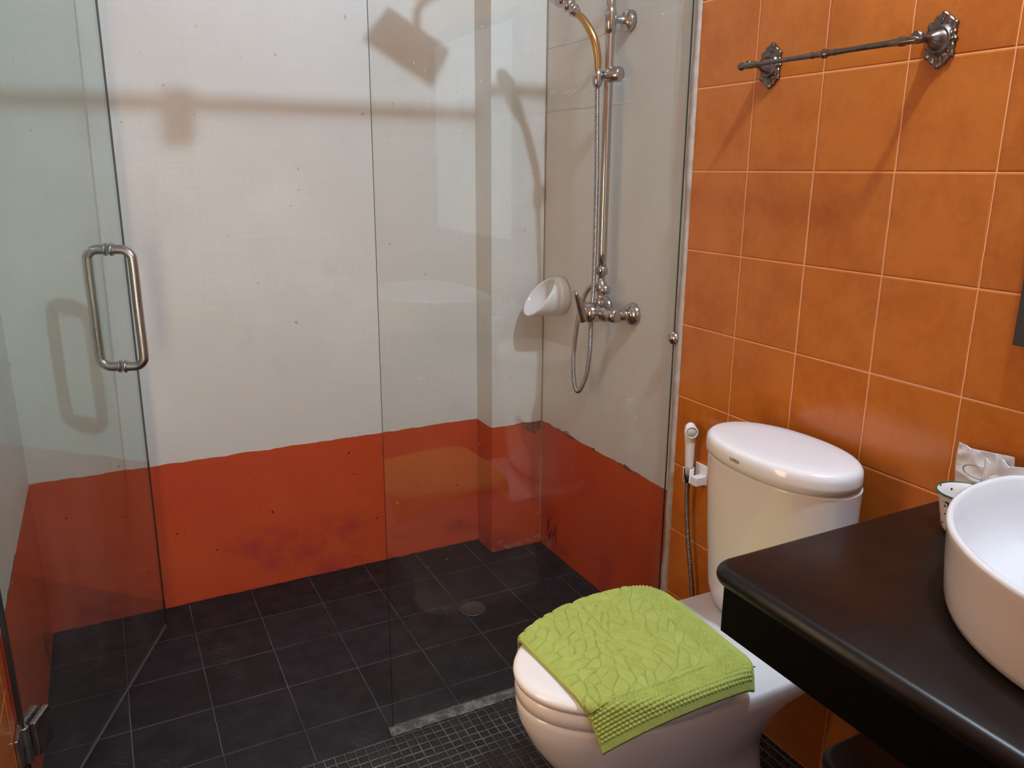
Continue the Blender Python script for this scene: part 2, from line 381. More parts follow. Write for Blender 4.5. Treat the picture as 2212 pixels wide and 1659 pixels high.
def dl(s, off, z): p = H0+hd*s+hn*off; return Vector((p.x, p.y, z))
door = thing('glass_shower_door', 'frameless glass shower door swung open into the shower at left', 'shower door', (-1.638, .83, .02))
glass_panel('glass_pane', [dl(0, 0, .022), dl(.815, 0, .022), dl(.860, 0, 2.04), dl(.004, 0, 2.04)], .006, M['glass_door'], door)
# D-shaped pull handles on both faces
zt, zb, ex, R = 1.196, .876, .058, .0125
for sgn in (-1, 1):
    pts = [dl(.735, sgn*.004, zt), dl(.735, sgn*.024, zt), dl(.735, sgn*.040, zt-.002), dl(.735, sgn*(ex-.004), zt-.014), dl(.735, sgn*ex, zt-.036), dl(.734, sgn*ex, (zt+zb)/2),
           dl(.735, sgn*ex, zb+.036), dl(.735, sgn*(ex-.004), zb+.014), dl(.735, sgn*.040, zb+.002), dl(.735, sgn*.024, zb), dl(.735, sgn*.004, zb)]
    hb = tubeo('pull_handle', pts, R, M['steel'], door, 20, step=.005)
    for z in (zt, zb):
        c = latheo('collar', [(.0125, 0), (.0165, .001), (.0175, .004), (.0165, .007), (.0125, .008)], dl(.735, sgn*.004, z), tuple(hn*sgn), M['steel'], door, 24)
# bottom hinge
hg = bmesh.new()
def obox(bm, s0, s1, o0, o1, z0, z1):
    vs = [bm.verts.new(dl(s, o, z)) for z in (z0, z1) for o in (o0, o1) for s in (s0, s1)]
    for f in ((0, 2, 3, 1), (4, 5, 7, 6), (0, 1, 5, 4), (2, 6, 7, 3), (0, 4, 6, 2), (1, 3, 7, 5)): bm.faces.new([vs[i] for i in f])
obox(hg, .012, .075, -.018, -.0045, .205, .288); obox(hg, .012, .075, .0045, .018, .205, .288)
hi = bev(from_bm('hinge_clamp', hg, M['steel'], None, False), .003); put(hi, door)
hg = bmesh.new(); lathe(hg, [(.0095, 0), (.0095, .085)], dl(.002, 0, .203), (0, 0, 1), 20); box(hg, XL+.0005, XL+.008, .775, .856, .195, .295)
hi = bev(from_bm('hinge_barrel', hg, M['steel'], None, False), .002); put(hi, door)
hg = bmesh.new(); obox(hg, -.0075, .0005, -.004, .005, .30, 2.03); put(from_bm('door_seal', hg, M['dark'], None, False), door)
hr = thing('header_rail', 'slim steel stabiliser rail above the shower glass', 'rail', (-.8, .83, 2.086))
tubeo('rail_tube', [(XL+.001, .83, 2.086), (-.001, .83, 2.086)], .0125, M['steel'], hr, 16, smoothpath=False, step=.1)
bm = bmesh.new(); box(bm, -.812, -.770, .8165, .8235, 2.025, 2.105); box(bm, -.812, -.770, .8365, .8435, 2.025, 2.105); put(bev(from_bm('glass_bracket', bm, M['steel'], None, False), .002), hr)

# ---------------- shower set ----------------
RX, RY = -.052, 1.125
sh = thing('shower_column', 'chrome shower mixer with tall riser pipe on the shower side wall', 'shower', (XS, RY, .99))
MZ = .990
bm = bmesh.new()   # mixer body along the wall
lathe(bm, [(.010, -.088), (.020, -.086), (.0215, -.06), (.0200, -.05), (.0215, -.048), (.026, -.03), (.0265, 0), (.026, .03), (.0215, .048), (.020, .05), (.0215, .06), (.020, .086), (.010, .088)], (RX, RY, MZ), (0, 1, 0), 32)
put(from_bm('mixer_body', bm, M['chrome']), sh)
for s in (-1, 1):
    bm = bmesh.new(); y = RY+s*.074
    lathe(bm, [(.035, 0), (.0345, .005), (.030, .014), (.020, .021), (.014, .023), (.014, .05)], (XS-.001, y, MZ), (-1, 0, 0), 32)
    lathe(bm, [(.0175, .024), (.0175, .042)], (XS, y, MZ), (-1, 0, 0), 6)
    put(from_bm('wall_flange', bm, M['chrome']), sh)
latheo('cartridge_dome', [(.027, 0), (.030, .02), (.0308, .034), (.029, .046), (.021, .056), (.006, .060)], (RX, RY, MZ), (-1, 0, 0), M['chrome'], sh, 32)
bm = bmesh.new(); rings = []
for t in np.linspace(0, 1, 12):      # flat lever rising from the dome
    c = Vector((RX-.050-.042*t, RY+.004, MZ-.018+.085*t)); w = .019-.008*t; h = .016*(1-t)+.0045
    rings.append([c+Vector((h*.9*math.cos(a), w*math.sin(a), h*.5*math.cos(a))) for a in np.linspace(0, 2*PI, 17)[:-1]])
loft(bm, rings); put(from_bm('lever', bm, M['chrome']), sh)
latheo('diverter', [(.012, .018), (.0165, .024), (.0165, .038), (.012, .042), (.0125, .060), (.0165, .064), (.0165, .088), (.012, .092), (.011, .112), (.0175, .115), (.0175, .135), (.013, .140)], (RX, RY, MZ), (0, 0, 1), M['chrome'], sh, 28)
latheo('diverter_knob', [(.008, 0), (.008, .018), (.0150, .021), (.0160, .032), (.011, .038)], (RX-.002, RY-.012, MZ+.072), (-.35, -1, 0), M['chrome'], sh, 20)
tubeo('riser_pipe', [(RX, RY, MZ+.13), (RX, RY, 1.9)], .0135, M['chrome'], sh, 20, smoothpath=False, step=.05)
latheo('riser_sleeve', [(.0135, 1.772), (.0168, 1.774), (.0168, 1.832), (.0120, 1.85)], (RX, RY, 0), (0, 0, 1), M['orange_reflection'] if 0 else M['chrome'], sh, 24)
tubeo('shower_arm', [(RX, RY, 1.88), (RX, RY, 2.10), (RX, RY, 2.18), (RX-.03, RY, 2.225), (RX-.09, RY, 2.238), (-.28, 1.12, 2.20), (-.345, 1.115, 2.175), (-.372, 1.112, 2.15), (-.375, 1.11, 2.105)], .0095, M['chrome'], sh, 16)
bm = bmesh.new()
RH = [Vector((-.394, 1.110, 2.075)), Vector((.154, -.043, -.062)), Vector((-.044, -.170, .006))]
for z0 in (0,):
    c = RH[0]; A = RH[1]*.5; B = RH[2]*.5; vs = [c+a*A+b*B+Vector((0, 0, z)) for z in (-.005, .005) for b in (-1, 1) for a in (-1, 1)]
    vs = [bm.verts.new(v) for v in vs]
    for f in ((0, 2, 3, 1), (4, 5, 7, 6), (0, 1, 5, 4), (2, 6, 7, 3), (0, 4, 6, 2), (1, 3, 7, 5)): bm.faces.new([vs[i] for i in f])
put(from_bm('rain_head', bm, M['chrome'], None, False), sh)
# upper wall mount
bm = bmesh.new(); lathe(bm, [(.029, 0), (.029, .016), (.026, .019), (.012, .021), (.0115, .040), (.008, .046), (.0075, .056), (.010, .060), (.008, .068)], (XS-.001, RY, 1.811), (-1, 0, 0), 32)
put(from_bm('wall_mount', bm, M['chrome']), sh)
# sliding holder
SZ = 1.665
bm = bmesh.new(); lathe(bm, [(.017, -.046), (.0205, -.042), (.0205, -.012), (.0185, .002), (.0165, .012), (.0165, .022), (.012, .024)], (RX-.004, RY, SZ), (-.45, 1, 0), 28)
put(from_bm('slider', bm, M['chrome']), sh)
hs = thing('hand_shower', 'curved hand shower with orange reflection painted on its handle, hooked on the riser with its looping metal hose', 'hand shower', (-.10, 1.15, 1.665))
HB = Vector((-.088, 1.126, 1.658))
latheo('hose_cone', [(.008, -.028), (.0135, -.02), (.015, .0), (.0135, .018), (.011, .02)], HB, (0.02, 0, 1), M['chrome'], hs, 24)
hp = [HB+Vector((0, 0, .015)), (-.092, 1.124, 1.715), (-.104, 1.128, 1.760), (-.119, 1.152, 1.803), (-.128, 1.168, 1.820), (-.132, 1.175, 1.827)]
tubeo('handle', hp, lambda t: .0098+.0018*math.sin(t*PI), M['orange_reflection'], hs, 18)
ax = (Vector(hp[-1])-Vector(hp[-2])).normalized()
ax = Vector((-.45, .42, .60)).normalized()
latheo('neck', [(.0100, -.006), (.0135, -.003), (.0140, .005), (.0175, .007), (.0180, .014), (.0150, .016), (.0150, .022), (.0195, .024), (.0200, .036), (.0170, .038), (.0175, .046), (.020, .048), (.020, .06)], hp[-1], ax, M['chrome'], hs, 28)
hc = Vector(hp[-1])+ax*.080
bm = bmesh.new(); lathe(bm, [(.012, .026), (.034, .018), (.042, .004), (.042, -.006), (.036, -.010), (.002, -.010)], hc, (.62, .05, .45), 36); put(from_bm('spray_head', bm, M['chrome']), hs)
hoseo('hose', [HB+Vector((0, 0, -.02)), (-.084, 1.130, 1.58), (-.075, 1.134, 1.36), (-.078, 1.128, 1.10), (-.082, 1.130, .96), (-.082, 1.132, .87), (-.080, 1.150, .79), (-.082, 1.178, .738), (-.083, 1.200, .728), (-.083, 1.216, .752), (-.082, 1.226, .81), (-.082, 1.222, .86), (-.080, 1.208, .955), (-.078, 1.185, 1.02), (-.072, 1.158, 1.062), (-.062, 1.140, 1.070), (-.054, 1.134, 1.070)], .0068, M['hose'], hs)

# ---------------- soap dish on the shower wall ----------------
sd = thing('soap_dish', 'white ceramic cup-shaped soap dish on the shower wall beside the mixer', 'soap dish', (XS, 1.475, .988))
bm = bmesh.new(); C = (XS, 1.475, .988); N = 48; r0 = .066
def soapring(r, xf, zoff=0):
    out = []
    for i in range(N):
        a = 2*PI*i/N; y = math.cos(a); z = math.sin(a); out.append((C[0]-xf(z), C[1]+r*y, C[2]+r*z))
    return out
cut = lambda k: (lambda z: .038+.049*(1-z)-.004*k+.008*(1-z*z))
rings = [soapring(.062, lambda z: .001), soapring(.0655, lambda z: .003), soapring(.0658, lambda z: .25*cut(0)(z)), soapring(.0655, lambda z: .5*cut(0)(z)), soapring(.0645, lambda z: .75*cut(0)(z)), soapring(.0630, lambda z: cut(1)(z)*.95), soapring(.0610, lambda z: cut(0)(z)),
         soapring(.0575, lambda z: cut(.5)(z)), soapring(.055, lambda z: cut(2)(z)*.92), soapring(.054, lambda z: .03), soapring(.047, lambda z: .017), soapring(.03, lambda z: .013), soapring(.004, lambda z: .012)]
loft(bm, rings); put(from_bm('dish_body', bm, M['ceramic']), sd)
text('logo', 'cotto', .011, (XS-.0148, 1.490, 1.018), (PI/2, 0, -PI/2), M['print'], sd)

# ---------------- drain ----------------
dr = thing('floor_drain', 'small round metal drain grate in the dark shower floor', 'floor drain', (-.42, 1.27, 0))
bm = bmesh.new(); lathe(bm, [(.046, .0), (.046, .0025), (.040, .003), (.037, .0015), (.002, .0015)], (-.42, 1.27, .0003), (0, 0, 1), 40); put(from_bm('drain_ring', bm, mat('drain_metal', (.10, .09, .09), .4, .7)), dr)
bm = bmesh.new()
for k in range(-3, 4):
    w = math.sqrt(max(0, .034**2-(k*.0095)**2)); box(bm, -.42-w, -.42+w, 1.27+k*.0095-.0022, 1.27+k*.0095+.0022, .0015, .0036)
put(from_bm('grate_bars', bm, mat('drain_bars', (.16, .15, .15), .4, .7), None, False), dr)

# ---------------- towel bar ----------------
tb = thing('towel_bar', 'ornate antique pewter towel bar on two scalloped rosettes, orange tiled wall', 'towel rail', (0, .345, 1.63))
def rosette(y, z, bs=1.):
    bm = bmesh.new(); N = 96
    def R(a):      # pointed scalloped outline: tall shield
        s = math.sin(a); c = math.cos(a)
        r = .0285+.015*abs(s)**1.6
        r += .0022*math.cos(8*a)+.0014*math.cos(16*a+.4)
        if s > .93 or s < -.93: r += .002
        return r
    def ring(k, h, p=1): 
        out = []
        for i in range(N):
            a = 2*PI*i/N; r = R(a)*k if p else k; out.append((-h, y-r*math.cos(a), z+r*math.sin(a)))
        return out
    def mix(k, kr, f, h):
        out = []
        for i in range(N):
            a = 2*PI*i/N; r = R(a)*k*(1-f)+kr*f; out.append((-h, y-r*math.cos(a), z+r*math.sin(a)))
        return out
    def wav(k, h, amp, nn):
        out = []
        for i in range(N):
            a = 2*PI*i/N; r = R(a)*k; out.append((-(h+amp*math.cos(nn*a)), y-r*math.cos(a), z+r*math.sin(a)))
        return out
    rings = [ring(1, .0005), ring(1.0, .0045), wav(.93, .0072, .0012, 16), wav(.82, .0062, .0016, 16), mix(.75, .026, .3, .0065), mix(.7, .024, .8, .0085), mix(.6, .0225, 1, .0125), mix(.6, .0205, 1, .0135), mix(.6, .019, 1, .012),
             mix(.6, .0175, 1, .0135), mix(.6, .016, 1, .022), mix(.6, .0125, 1, .030), mix(.6, .0085, 1, .035), mix(.6, .0070, 1, .040), mix(.6, .0072, 1, .052), mix(.6, .0105*bs, 1, .056), mix(.6, .0125*bs, 1, .064), mix(.6, .0120*bs, 1, .072), mix(.6, .008*bs, 1, .079 if bs == 1 else .073), mix(.6, .002, 1, .081 if bs == 1 else .0735)]
    loft(bm, rings)
    for s in (1, -1): # screw recess
        lathe(bm, [(.0042, .007), (.0042, .0092), (.003, .0088), (.0006, .0086)], (0, y, z+s*.032), (-1, 0, 0), 14)
    put(from_bm('rosette', bm, M['pewter']), tb)
rosette(.550, 1.632, .62); rosette(.137, 1.632, .86)
bm = bmesh.new()
L0, L1 = .572, .130; ml = .338
pr = [(L0+.007, .001), (L0+.006, .0045), (L0+.002, .0080), (L0-.002, .0090), (L0-.006, .0080), (L0-.010, .0055), (L0-.016, .0066), (.54, .0074), (.52, .0056), (.50, .0050), (.42, .0048), (.372, .0056), (.368, .0068), (.362, .0052), (.356, .0060), (.350, .0064), (.346, .0058), (.343, .0080), (.338, .0092), (.333, .0080), (.330, .0058), (.324, .0062), (.318, .0052), (.314, .0068), (.309, .0056), (.28, .0050), (.20, .0056), (.172, .0064), (.168, .0085), (.162, .0090), (.156, .0070), (.137, .0070), (.125, .001)]
lathe(bm, [(r, -y) for y, r in pr], (-.070, 0, 1.6285), (0, -1, 0), 24); put(from_bm('bar', bm, M['pewter']), tb)

# ---------------- toilet ----------------
TY = .292
toi = thing('toilet', 'white close-coupled ceramic toilet with oval cistern against the orange tiles', 'toilet', (-.38, TY, 0))
def plan(cx, af, ab, w, nf=2.0, nb=2.0, N=72, cy=TY):
    out = []
    for i in range(N):
        a = 2*PI*i/N; c = math.cos(a); s = math.sin(a); front = c < 0
        n = nf if front else nb; aa = af if front else ab
        # same exponent for y on both halves blends at c=0
        out.append((cx+aa*math.copysign(abs(c)**(2/n), c), cy+w*math.copysign(abs(s)**(2/n), s)))
    return out
def ringz(z, *a, **k): return [(x, y, z) for x, y in plan(*a, **k)]
CX = -.46
bm = bmesh.new()
body = [(0.001, .118, .33, .100, 2.2, 3.2), (.012, .122, .335, .104, 2.2, 3.2), (.03, .116, .33, .098, 2.2, 3), (.09, .124, .32, .095, 2.1, 3), (.15, .152, .31, .105, 2., 2.8), (.20, .195, .31, .122, 2., 2.8),
        (.25, .236, .32, .143, 2., 3), (.30, .268, .34, .162, 2., 3.2), (.335, .284, .38, .172, 2., 4), (.350, .290, .42, .176, 2., 5), (.362, .294, .44, .179, 2., 7), (.385, .297, .446, .1815, 2., 8), (.395, .297, .447, .181, 2., 8), (.4005, .293, .443, .177, 2., 8)]
loft(bm, [ringz(z, CX, af, ab, w, nf, nb) for z, af, ab, w, nf, nb in body])
bowl = from_bm('bowl', bm, M['ceramic']); put(bowl, toi)
bm = bmesh.new()
loft(bm, [ringz(z, CX, a, b, w, 2.05, 3.2) for z, a, b, w in ((.4015, .292, .140, .176), (.404, .298, .144, .181), (.430, .298, .144, .1805), (.435, .294, .142, .177))])
put(from_bm('seat', bm, M['seatp']), toi)
bm = bmesh.new()
loft(bm, [ringz(z, CX, a, b, w, 2.05, 3.4) for z, a, b, w in ((.4375, .290, .142, .174), (.4395, .300, .147, .183), (.448, .3015, .148, .1845), (.455, .299, .147, .182), (.4590, .290, .141, .174), (.4605, .27, .125, .158), (.4625, .18, .09, .10), (.463, .03, .02, .02))])
put(from_bm('seat_lid', bm, M['seatp']), toi)
for s in (-1, 1): latheo('seat_hinge', [(.010, 0), (.0105, .004), (.0105, .034), (.009, .038)], (-.306, TY+s*.075-.019, .412), (0, 1, 0), M['seatp'], toi, 20)
# tank
TX = -.135; TYc = .289
def tring(z, a, w, n=2.35, xb=-.0115, cx=TX):
    return [(x, y, z) for x, y in plan(cx, a, xb-cx, w, 2.15, 2.5, 96, TYc)]
bm = bmesh.new()
loft(bm, [tring(.4015, .052, .162, cx=-.130, xb=-.035), tring(.409, .060, .171, cx=-.130, xb=-.030), tring(.45, .068, .181, cx=-.131, xb=-.030), tring(.60, .086, .185, cx=-.134, xb=-.030), tring(.74, .100, .186, cx=-.137, xb=-.030), tring(.787, .1045, .1865, cx=-.137, xb=-.030), tring(.7900, .105, .187, cx=-.137, xb=-.030), tring(.7918, .1025, .1815, cx=-.137, xb=-.032), tring(.7922, .094, .173, cx=-.137, xb=-.036), tring(.8005, .094, .173, cx=-.137, xb=-.036)])
put(from_bm('tank', bm, M['ceramic']), toi)
def lring(z, a, w, k=0): return [(x, y, z) for x, y in plan(-.137, a, .112-k, w, 2.15, 2.15, 96, TYc)]
bm = bmesh.new()
loft(bm, [lring(.7965, .108, .184, .004), lring(.7980, .112, .189), lring(.81, .113, .190), lring(.822, .1125, .1895), lring(.831, .1110, .188, .001), lring(.8360, .108, .183, .003), lring(.8390, .1035, .1785, .006), lring(.8404, .097, .172, .011), lring(.8418, .07, .13, .035), lring(.8424, .01, .02, .10)])
lid = from_bm('tank_lid', bm, M['ceramic']); put(lid, toi)
lt = text('logo', 'cotto', .0135, (-.2499, .306, .8150), (PI/2, 0, -PI/2-.065), M['print'], toi)
for (xa, ya, xb_, yb_, w) in ((-.2815, .2085, -.2613, .1830, .0016), (-.311, .1625, -.2953, .158, .0006)):
    bm = bmesh.new(); a = Vector((xa, ya, .4008)); b = Vector((xb_, yb_, .4008)); n = Vector((0, 0, 1)).cross(b-a).normalized()*w; up = Vector((0, 0, .0009))
    q = [bm.verts.new(p) for p in (a-n, b-n, b+n, a+n, a-n+up, b-n+up, b+n+up, a+n+up)]
    for f in ((3, 2, 1, 0), (4, 5, 6, 7), (0, 1, 5, 4), (1, 2, 6, 5), (2, 3, 7, 6), (3, 0, 4, 7)): bm.faces.new([q[i] for i in f])
    put(from_bm('printed_mark', bm, M['navy'], None, False), toi)
# bolt cap at the foot

# ---------------- green bath mat on the lid ----------------
def mat_cloth():
    nx, ny = 330, 380; x0, x1, y0, y1 = -.700, -.332, .075, .500
    zt = .4665
    u = np.linspace(0, 1, nx); v = np.linspace(0, 1, ny); U, V = np.meshgrid(u, v, indexing='ij')
    # sheet in plan, slightly skewed
    X = x0+(x1-x0)*U + (-.012+.030*U)*V; Y = y0+(y1-y0)*V + .0*(U)
    X += .010*np.sin(V*PI)*(U < .5)*(1-2*U)*.5
    # relief: leaves in the field, knitted cells in the border
    bd = .175; ub = U*1.0; inx = (U < 1-bd) & (V > bd) & (V < 1.01)
    rs = np.random.RandomState(5); S = []
    gx, gy = 11, 15
    for i in range(gx):
        for j in range(gy): S.append(((i+.5+rs.uniform(-.38, .38)+.25*(j % 2))/gx, (j+.5+rs.uniform(-.38, .38))/gy))
    S = np.array(S)
    px = U*.417; py = V*.44; best = np.full(U.shape, 9.); sec = np.full(U.shape, 9.)
    tilt = np.zeros(U.shape)
    for (a, b) in S:
        sx, sy = a*.417, b*.44
        th = 1.0+1.3*math.sin(7*sx*2.2+1.2)*math.cos(9*sy*1.6)+rs.uniform(-.35, .35)
        c, s = math.cos(th), math.sin(th); dx = px-sx; dy = py-sy
        p = dx*c+dy*s; q = -dx*s+dy*c; d = np.sqrt((p/2.1)**2+q**2)
        m = d < best; tilt = np.where(m, q+.35*p, tilt); sec = np.where(m, best, np.minimum(sec, d)); best = np.where(m, d, best)
    gap = sec-best
    leaf = .0052*np.clip(gap/.0048, 0, 1)**.5 - .09*best + .06*np.clip(tilt, -.014, .014)
    # border cells (offset rows)
    cs = .0080; row = np.floor(py/cs); cx = (px/(cs*1.25)+.5*(row % 2)); fx_ = cx-np.floor(cx)-.5; fy_ = py/cs-row-.5
    cell = .0036*np.clip(1-(np.abs(fx_)**2+np.abs(fy_)**2)*3.9, 0, 1)-.0002
    hem = (U > .955) | (V < .040) | (V > .985) | (U < .012)
    du = (1-bd)-U; dv = V-bd; db = np.minimum(np.abs(du)*.417, np.abs(dv)*.44)
    seam = np.where(((U <= 1-bd+.01) & (np.abs(dv)*.44 < .0018)) | ((V >= bd-.01) & (np.abs(du)*.417 < .0016)), -.0022, 0)
    rel = np.where(inx, leaf, cell); rel = np.where(hem, .0008, rel)+seam
    rel += .00025*rs.randn(*U.shape)
    # drape over the lid outline
    w_ = .1845; cx_ = CX
    def inside(Xa, Ya):
        a = np.where(Xa < cx_, .3015, .146); n = np.where(Xa < cx_, 2.05, 4.6)
        return ((np.abs(Xa-cx_)/a)**n+(np.abs(Ya-TY)/w_)**n)**(1/n)
    k = inside(X, Y); r_c = np.sqrt((X-cx_)**2+(Y-TY)**2); d = np.clip((k-.965)/np.maximum(k, 1e-6), 0, None)*r_c
    rb = .017; ang = np.clip(d/rb, 0, 1.25)
    hor = rb*np.sin(ang)+np.clip(d-1.25*rb, 0, None)*math.cos(1.25); ver = rb*(1-np.cos(ang))+np.clip(d-1.25*rb, 0, None)*math.sin(1.25)
    # outline normal direction approx: mostly y on the long sides
    nxv = np.where(X < cx_, (X-cx_)/.3015**2, (X-cx_)**3/.150**4); nxv = nxv; nyv = (Y-TY)/w_**2; L = np.sqrt(nxv**2+nyv**2)+1e-9; nxv /= L; nyv /= L
    dn = d*1.0
    Xb = X-nxv*(dn-hor); Yb = Y-nyv*(dn-hor)
    Z = zt-ver
    Z += .0022*np.sin(U*9+V*4)*np.sin(V*6+1)*(d <= .0) + .004*np.exp(-((U-.02)/.03)**2)*np.clip(V-.6, 0, 1)
    Z = Z+.0012
    Nx = nxv*np.sin(ang); Ny = nyv*np.sin(ang); Nz = np.cos(ang)
    top = np.stack([Xb+rel*Nx, Yb+rel*Ny, Z+rel*Nz+.004], -1).reshape(-1, 3)
    th = .0055
    bot = np.stack([Xb-th*.2*Nx, Yb-th*.2*Ny, Z-th*.55*Nz], -1).reshape(-1, 3)
    verts = np.concatenate([top, bot]); nn = nx*ny; faces = []
    idx = np.arange(nn).reshape(nx, ny)
    a = idx[:-1, :-1].ravel(); b = idx[1:, :-1].ravel(); c = idx[1:, 1:].ravel(); e = idx[:-1, 1:].ravel()
    f1 = np.stack([a, b, c, e], 1); f2 = np.stack([e, c, b, a], 1)+nn
    per = np.concatenate([idx[:, 0], idx[-1, 1:], idx[::-1, -1][1:], idx[0, ::-1][1:-1]]); pn = np.roll(per, -1)
    f3 = np.stack([pn, per, per+nn, pn+nn], 1)
    F = np.concatenate([f1, f2, f3])
    me = D.meshes.new('bath_mat'); me.vertices.add(len(verts)); me.vertices.foreach_set('co', verts.astype(np.float32).ravel())
    me.loops.add(F.size); me.loops.foreach_set('vertex_index', F.astype(np.int32).ravel())
    me.polygons.add(len(F)); me.polygons.foreach_set('loop_start', np.arange(0, F.size, 4, dtype=np.int32)); me.polygons.foreach_set('loop_total', np.full(len(F), 4, np.int32))
    me.update(calc_edges=True); me.validate()
    m = mat('green_terry', (.40, .47, .07), .95); t = NT(m); p, x, y, z = t.pos(True)
    n = t.noise(p, 900, 2, .6); n2 = t.noise(p, 25, 3)
    t.out(t.mix(t.ramp(t.math('ADD', t.math('MULTIPLY', n, .6), t.math('MULTIPLY', n2, .4)), .3, .7), (.32, .37, .085), (.42, .48, .12)), 'Base Color')
    t.out(t.bump(n, .001, .6), 'Normal'); t.b.inputs['Sheen Weight'].default_value = .3; t.b.inputs['Sheen Tint'].default_value = (.7, .85, .3, 1)
    t.b.inputs['Specular IOR Level'].default_value = .15
    o = link('bath_mat', me, m); return tag(o, 'lime green terry bath mat with leaf relief draped over the closed toilet seat', 'bath mat')
mat_cloth()

# ---------------- bidet sprayer ----------------
ho = thing('sprayer_holder', 'white plastic bracket holding the bidet sprayer beside the cistern', 'holder', (0, .70, .61))
bm = bmesh.new(); box(bm, -.004, -.0005, .660, .706, .584, .640); box(bm, -.038, -.004, .660, .684, .588, .612)
put(bev(from_bm('wall_bracket', bm, M['plastic'], None, False), .003), ho)
bm = bmesh.new(); box(bm, -.030, -.004, .690, .742, .590, .630) if 0 else None
N = 24; rings = []
for z, r in ((.590, .0135), (.630, .0150)): rings.append([(-.034+r*math.cos(a), .698+r*math.sin(a), z) for a in np.linspace(-2.1, 2.9, N)])
inner = [[(-.034+(r-.003)*math.cos(a), .698+(r-.003)*math.sin(a), z) for a in np.linspace(-2.1, 2.9, N)] for z, r in ((.630, .0150), (.590, .0135))]
loft(bm, rings+inner+[rings[0]], False, False, False); put(from_bm('cradle', bm, M['plastic']), ho)
bs = thing('bidet_sprayer', 'white plastic hand bidet sprayer with dark metal hose left of the cistern', 'bidet sprayer', (-.034, .698, .62))
bm = bmesh.new(); rings = []
for z, r, ox in ((.612, .0095, 0), (.640, .0112, 0), (.66, .0125, 0), (.69, .0130, -.001), (.715, .0150, -.002), (.735, .0165, -.003), (.749, .0140, -.003), (.756, .008, -.003), (.7585, .002, -.003)):
    rings.append([(-.034+ox+r*math.cos(a), .698+r*math.sin(a)*.95, z) for a in np.linspace(0, 2*PI, 29)[:-1]])
loft(bm, rings); put(from_bm('handle', bm, M['plastic']), bs)
latheo('nozzle', [(.0150, -.010), (.0178, .016), (.0172, .021), (.0140, .022), (.0138, .019), (.001, .0185)], (-.036, .698, .737), (-.52, -.85, -.02), M['plastic'], bs, 32)
latheo('spray_plate', [(.0130, .0188), (.0128, .0202), (.001, .0204)], (-.036, .698, .737), (-.52, -.85, -.02), mat('grey_plastic', (.55, .55, .56), .3), bs, 28)
latheo('connector', [(.0085, -.022), (.0105, -.02), (.0105, -.0), (.009, .004)], (-.034, .698, .610), (0, 0, 1), mat('dark_metal', (.09, .10, .09), .35, 1), bs, 20)
hoseo('hose', [(-.034, .698, .590), (-.032, .700, .54), (-.030, .693, .46), (-.028, .680, .38), (-.026, .664, .30), (-.025, .650, .22), (-.03, .62, .16), (-.028, .585, .15), (-.012, .57, .17), (-.002, .57, .175)], .0062, mat('dark_hose', (.22, .19, .17), .3, 1), bs)

# ---------------- vanity ----------------
CT = .800
def rrect(x0, x1, y0, y1, r, inset=0, N=10, corners=(1, 1, 1, 1)):
    pts = []; x0 += inset; y1 -= inset; 
    cs = [((x0+r, y1-r), PI/2), ]
    for k in range(N+1):
        a = PI/2+PI/2*k/N; pts.append((x0+r+r*math.cos(a), y1-r+r*math.sin(a)))
    return [(x1, y1)]+pts+[(x0, y0), (x1, y0)]
van = thing('vanity_counter', 'black stone vanity counter with rounded front edge beside the toilet', 'counter', (-.28, -.6, .68))
def cring(z, ins): return [(x, y, z) for x, y in rrect(-.571, -.0005, -1.6, .012, .035-ins*.5, ins)]
bm = bmesh.new()
prof = [(.0015, .012), (.0, .006)]
hh = .034
rings = [cring(CT-hh/2+hh/2*math.sin(a), .014*(1-math.cos(a))) for a in np.linspace(-PI/2, PI/2, 13)]
R_ = loft(bm, rings)
bm.faces.ensure_lookup_table()
for f in bm.faces: f.material_index = 0 if f.calc_center_median().z > CT-.0005 else 1
me = D.meshes.new('worktop'); bmesh.ops.recalc_face_normals(bm, faces=bm.faces); bm.to_mesh(me); bm.free()
ct = link('worktop', me, [M['stone'], M['stone_edge']]); put(ct, van)
boxo('front_apron', (-.556, -.520, -1.6, -.012, .682, CT-hh-.0002), M['apron'], van, .002)
boxo('side_rail', (-.519, -.001, -.050, -.012, .700, CT-hh-.0002), M['apron'], van, .002)
def cring2(z, ins): return [(x, y, z) for x, y in rrect(-.350, -.0005, -1.6, -.050, .045, ins)]
bm = bmesh.new(); loft(bm, [cring2(.40-.015+.015*math.sin(a), .010*(1-math.cos(a))) for a in np.linspace(-PI/2, PI/2, 11)])
shf = tag(from_bm('lower_shelf', bm, M['stone']), 'dark stone shelf with rounded corner under the vanity counter', 'shelf')

